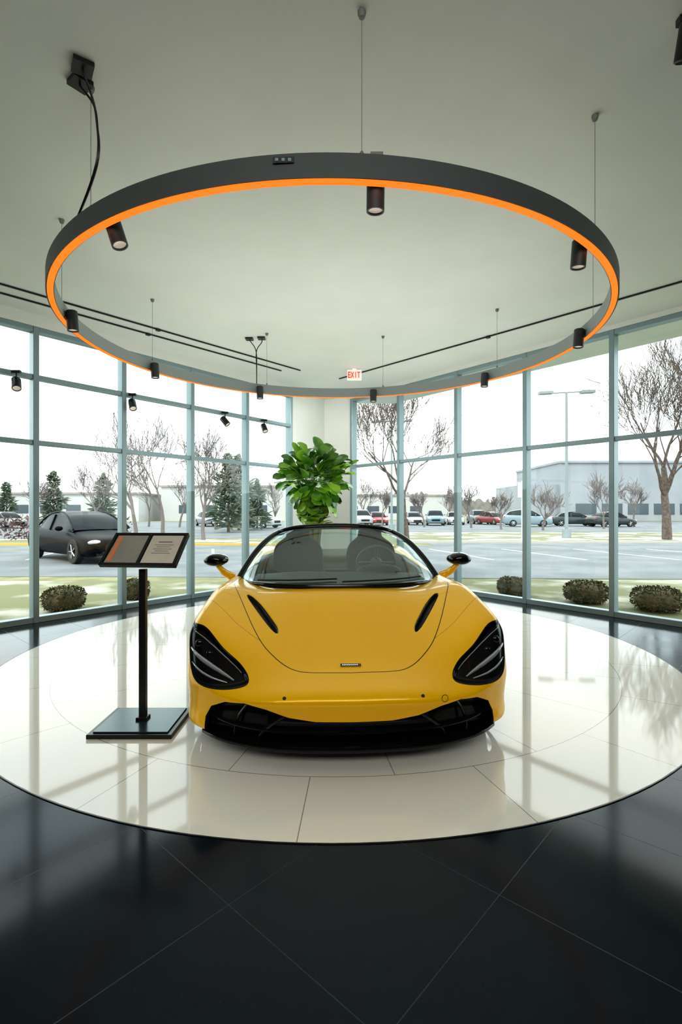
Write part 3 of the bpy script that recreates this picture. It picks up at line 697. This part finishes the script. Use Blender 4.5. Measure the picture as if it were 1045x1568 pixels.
# buildings
M_bld=mat('grey_cladding',(.25,.27,.30),.7,noise=(.28,.30,.33),nscale=.2); M_bwin=mat('office_window_glass',(.04,.06,.08),.1); M_white=mat('white_siding',(.45,.46,.46),.7); M_roof=mat('roof_shingle',(.28,.24,.22),.9)
e=empty('office_building',(34.5,80,GZ))
G().box((25,10,4.6),(50,20,9.2)).box((25,9.9,9.3),(50.4,20.4,.35)).box((-.6,8,2.9),(10,14,5.8)).obj('walls',M_bld,e)
g=G()
for k in range(11): g.box((4+k*4.1,-.04,1.9),(3.2,.08,1.7)); 
g.obj('glazing',M_bwin,e)
for nm,lx,ly,W_,Hh in(('warehouse',-48,78,34,4.2),('warehouse',-19,82,20,5.5),('warehouse',9,95,22,4.5)):
    e=empty(nm,(lx,ly,GZ-.02)); g=G().box((0,5,Hh/2),(W_,10,Hh),0).box((0,5,Hh+.1),(W_+.6,10.6,.3),1)
    for k in range(int(W_/4)-1): g.box((-W_/2+4+k*4,-.03,1.9),(2.2,.06,1.3),2)
    g.obj('walls',[M_white,M_roof,M_bwin],e)
M_tl=mat('distant_woods',(.20,.19,.19),1.,noise=(.30,.285,.275),nscale=.4,ndet=12)  # hazy grey-brown: the haze of distance is part of this colour
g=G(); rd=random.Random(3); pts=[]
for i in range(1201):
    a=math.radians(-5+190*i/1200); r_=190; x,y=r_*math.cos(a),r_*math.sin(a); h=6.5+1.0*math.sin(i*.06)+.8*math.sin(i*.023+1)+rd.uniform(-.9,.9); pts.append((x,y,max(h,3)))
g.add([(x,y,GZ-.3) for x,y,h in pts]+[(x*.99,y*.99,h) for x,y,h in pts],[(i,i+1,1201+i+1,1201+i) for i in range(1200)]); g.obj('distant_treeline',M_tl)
g=G(); rd=random.Random(9)
for k in range(4500):
    x=rd.uniform(-40,-11.0); y=26.4+rd.uniform(-.45,.45); z=rd.uniform(0.05,1.25); a=Vector([rd.uniform(-.16,.16) for _ in range(3)]); b_=Vector([rd.uniform(-.16,.16) for _ in range(3)])
    g.add([(x,y,z),Vector((x,y,z))+a,Vector((x,y,z))+b_],[(0,1,2)])
g.obj('hedge',mat('brown_hedge',(.11,.065,.06),.95),loc=(0,0,GZ))
# parked cars
M_cg=mat('car_window_glass',(.012,.016,.02),.3,spec=.1); M_hl=mat('car_headlight',(.55,.58,.6),.15,.3); M_tl2=mat('car_taillight',(.5,.02,.02),.2)
def parked(loc,rot,col,kind='sedan',dark=False):
    pm=mat('car_paint_'+kind,col,.4 if dark else .35,0.,coat=.02 if dark else .4,spec=.08 if dark else .35)
    suv=kind=='suv'; dz=.22 if suv else 0.
    e=empty(kind if suv else 'sedan',loc,(0,0,rot))
    st=[(0.0,.52,.34,.62),(.10,.66,.22,.80),(.45,.76,.20,.89),(1.0,.86,.20,.92),(1.5,.93,.20,.92),(2.4,.96,.20,.92),(3.4,.98,.20,.92),(4.1,.99,.22,.90),(4.45,.95,.26,.84),(4.6,.74,.36,.70)]
    rows=[]
    for y,zt,zb,w_ in st:
        zt+=dz*.8; zm=(zt*.62+zb*.38)
        rows.append([(0,y,zt+.015),(w_*.55,y,zt+.005),(w_*.88,y,zt-.04),(w_*.985,y,zm+.06),(w_,y,zm-.12),(w_*.97,y,zb+.06),(w_*.80,y,zb)])
    A=surf(mirror_rows(rows),5,3); g=G().grid(A)
    g.add(A[0],[tuple(range(A.shape[1]))[::-1]],0); g.add(A[-1],[tuple(range(A.shape[1]))],0)
    g.obj('body',pm,e,smooth=True,ang=50)
    zr=1.44+dz; zb=.90+dz*.8; rear=4.35 if suv else 3.95
    gh=[(1.15,zb,zb+.01,.80,.78),(1.55,zb,zb+.30,.83,.72),(1.95,zb,zr-.07,.83,.64),(2.5,zb,zr,.83,.62),(3.1,zb,zr-.02,.83,.61),(rear-.42,zb,zr-.14,.82,.60),(rear,zb,zb+.06,.78,.68)]
    B=[]
    for y,z0,z1,w0,w1 in gh: B.append([(0,y,z1+.02),(w1*.7,y,z1+.012),(w1,y,z1-.03 if z1>z0+.05 else z1),(w0,y,z0-.04)])
    Bn=mirror_rows(B); Bs=spl(Bn,3); n=Bs.shape[1]; gg=G(); mm=[]
    for i in range(Bs.shape[0]-1):
        for j in range(n-1):
            yy=Bs[i:i+2,:,1].mean(); side=j in(0,n-2); roof=(1.95<yy<rear-.5)
            mm.append(1 if side or not roof else 0)
    gg.grid(Bs,0); gg.m=mm
    gg.obj('cabin',[pm,M_cg],e,smooth=True,ang=40)
    g=G()
    for s in(-1,1):
        g.tube(spl([(s*.79,1.15,zb+.03),(s*.65,1.95,zr-.07),(s*.63,2.6,zr-.01),(s*.61,rear-.4,zr-.15),(s*.73,rear,zb+.05)],5),.025,6)
        g.box((s*.735,2.72,(zb+zr)/2-.04),(.05,.07,zr-zb-.06),0,R=Matrix.Rotation(-s*.36,3,'Y'))
        g.ell((s*.99,1.62,zb+.06),(.11,.06,.07))
    g.obj('trim_pillars',pm,e,smooth=True)
    g=G()
    for s in(-1,1):
        g.ell((s*.64,.14,.60+dz*.7),(.20,.10,.07),0); g.ell((s*.66,4.50,.80+dz*.7),(.18,.08,.07),1)
    g.box((0,.015,.46+dz*.5),(.85,.06,.20),2).box((0,.07,.28),(1.3,.08,.10),2)
    g.obj('lights_and_grille',[M_hl,M_tl2,M_cb],e,smooth=True)
    for wy in(.88,3.68):
        for s in(-1,1):
            Ry=Matrix.Rotation(s*math.pi/2,3,'Y'); g=G()
            g.lathe([(.21,-.1),(.32,-.1),(.335,-.08),(.335,.08),(.32,.1),(.22,.1)],28,0,c=(s*.84,wy,.335),R=Ry)
            g.lathe([(.22,.095),(.20,.06),(.05,.05),(.0001,.06)],20,1,c=(s*.84,wy,.335),R=Ry)
            for k in range(5):
                a=k*1.2566; g.tube([Vector((s*.935,wy,.335)),Vector((s*.93,wy+.2*math.cos(a),.335+.2*math.sin(a)))],.022,5,2)
            g.obj('wheel',[M_rub,M_grey,M_sil],e,smooth=True)
parked((-6.15,14.2,GZ),math.radians(50),(.002,.003,.005),dark=True)
rad=math.radians
for px,d,r_,c,k in((845,50,78,(.20,.27,.31),'suv'),(915,52,80,(.02,.035,.04),'sedan'),(968,50,100,(.02,.025,.03),'sedan'),(775,56,20,(.2,.03,.03),'sedan'),
    (560,52,10,(.35,.37,.38),'suv'),(583,54,5,(.3,.04,.04),'sedan'),(640,55,5,(.35,.35,.35),'sedan'),(668,53,-8,(.12,.2,.25),'suv'),(700,56,-5,(.45,.45,.45),'sedan'),
    (425,45,60,(.45,.48,.48),'suv'),(390,47,60,(.4,.42,.45),'sedan'),(330,50,30,(.2,.22,.25),'sedan'),(740,60,0,(.1,.12,.14),'suv'),(30,45,60,(.2,.2,.2),'sedan'),(120,48,40,(.3,.05,.04),'sedan')):
    parked(P_(px,d),rad(r_),c,k)
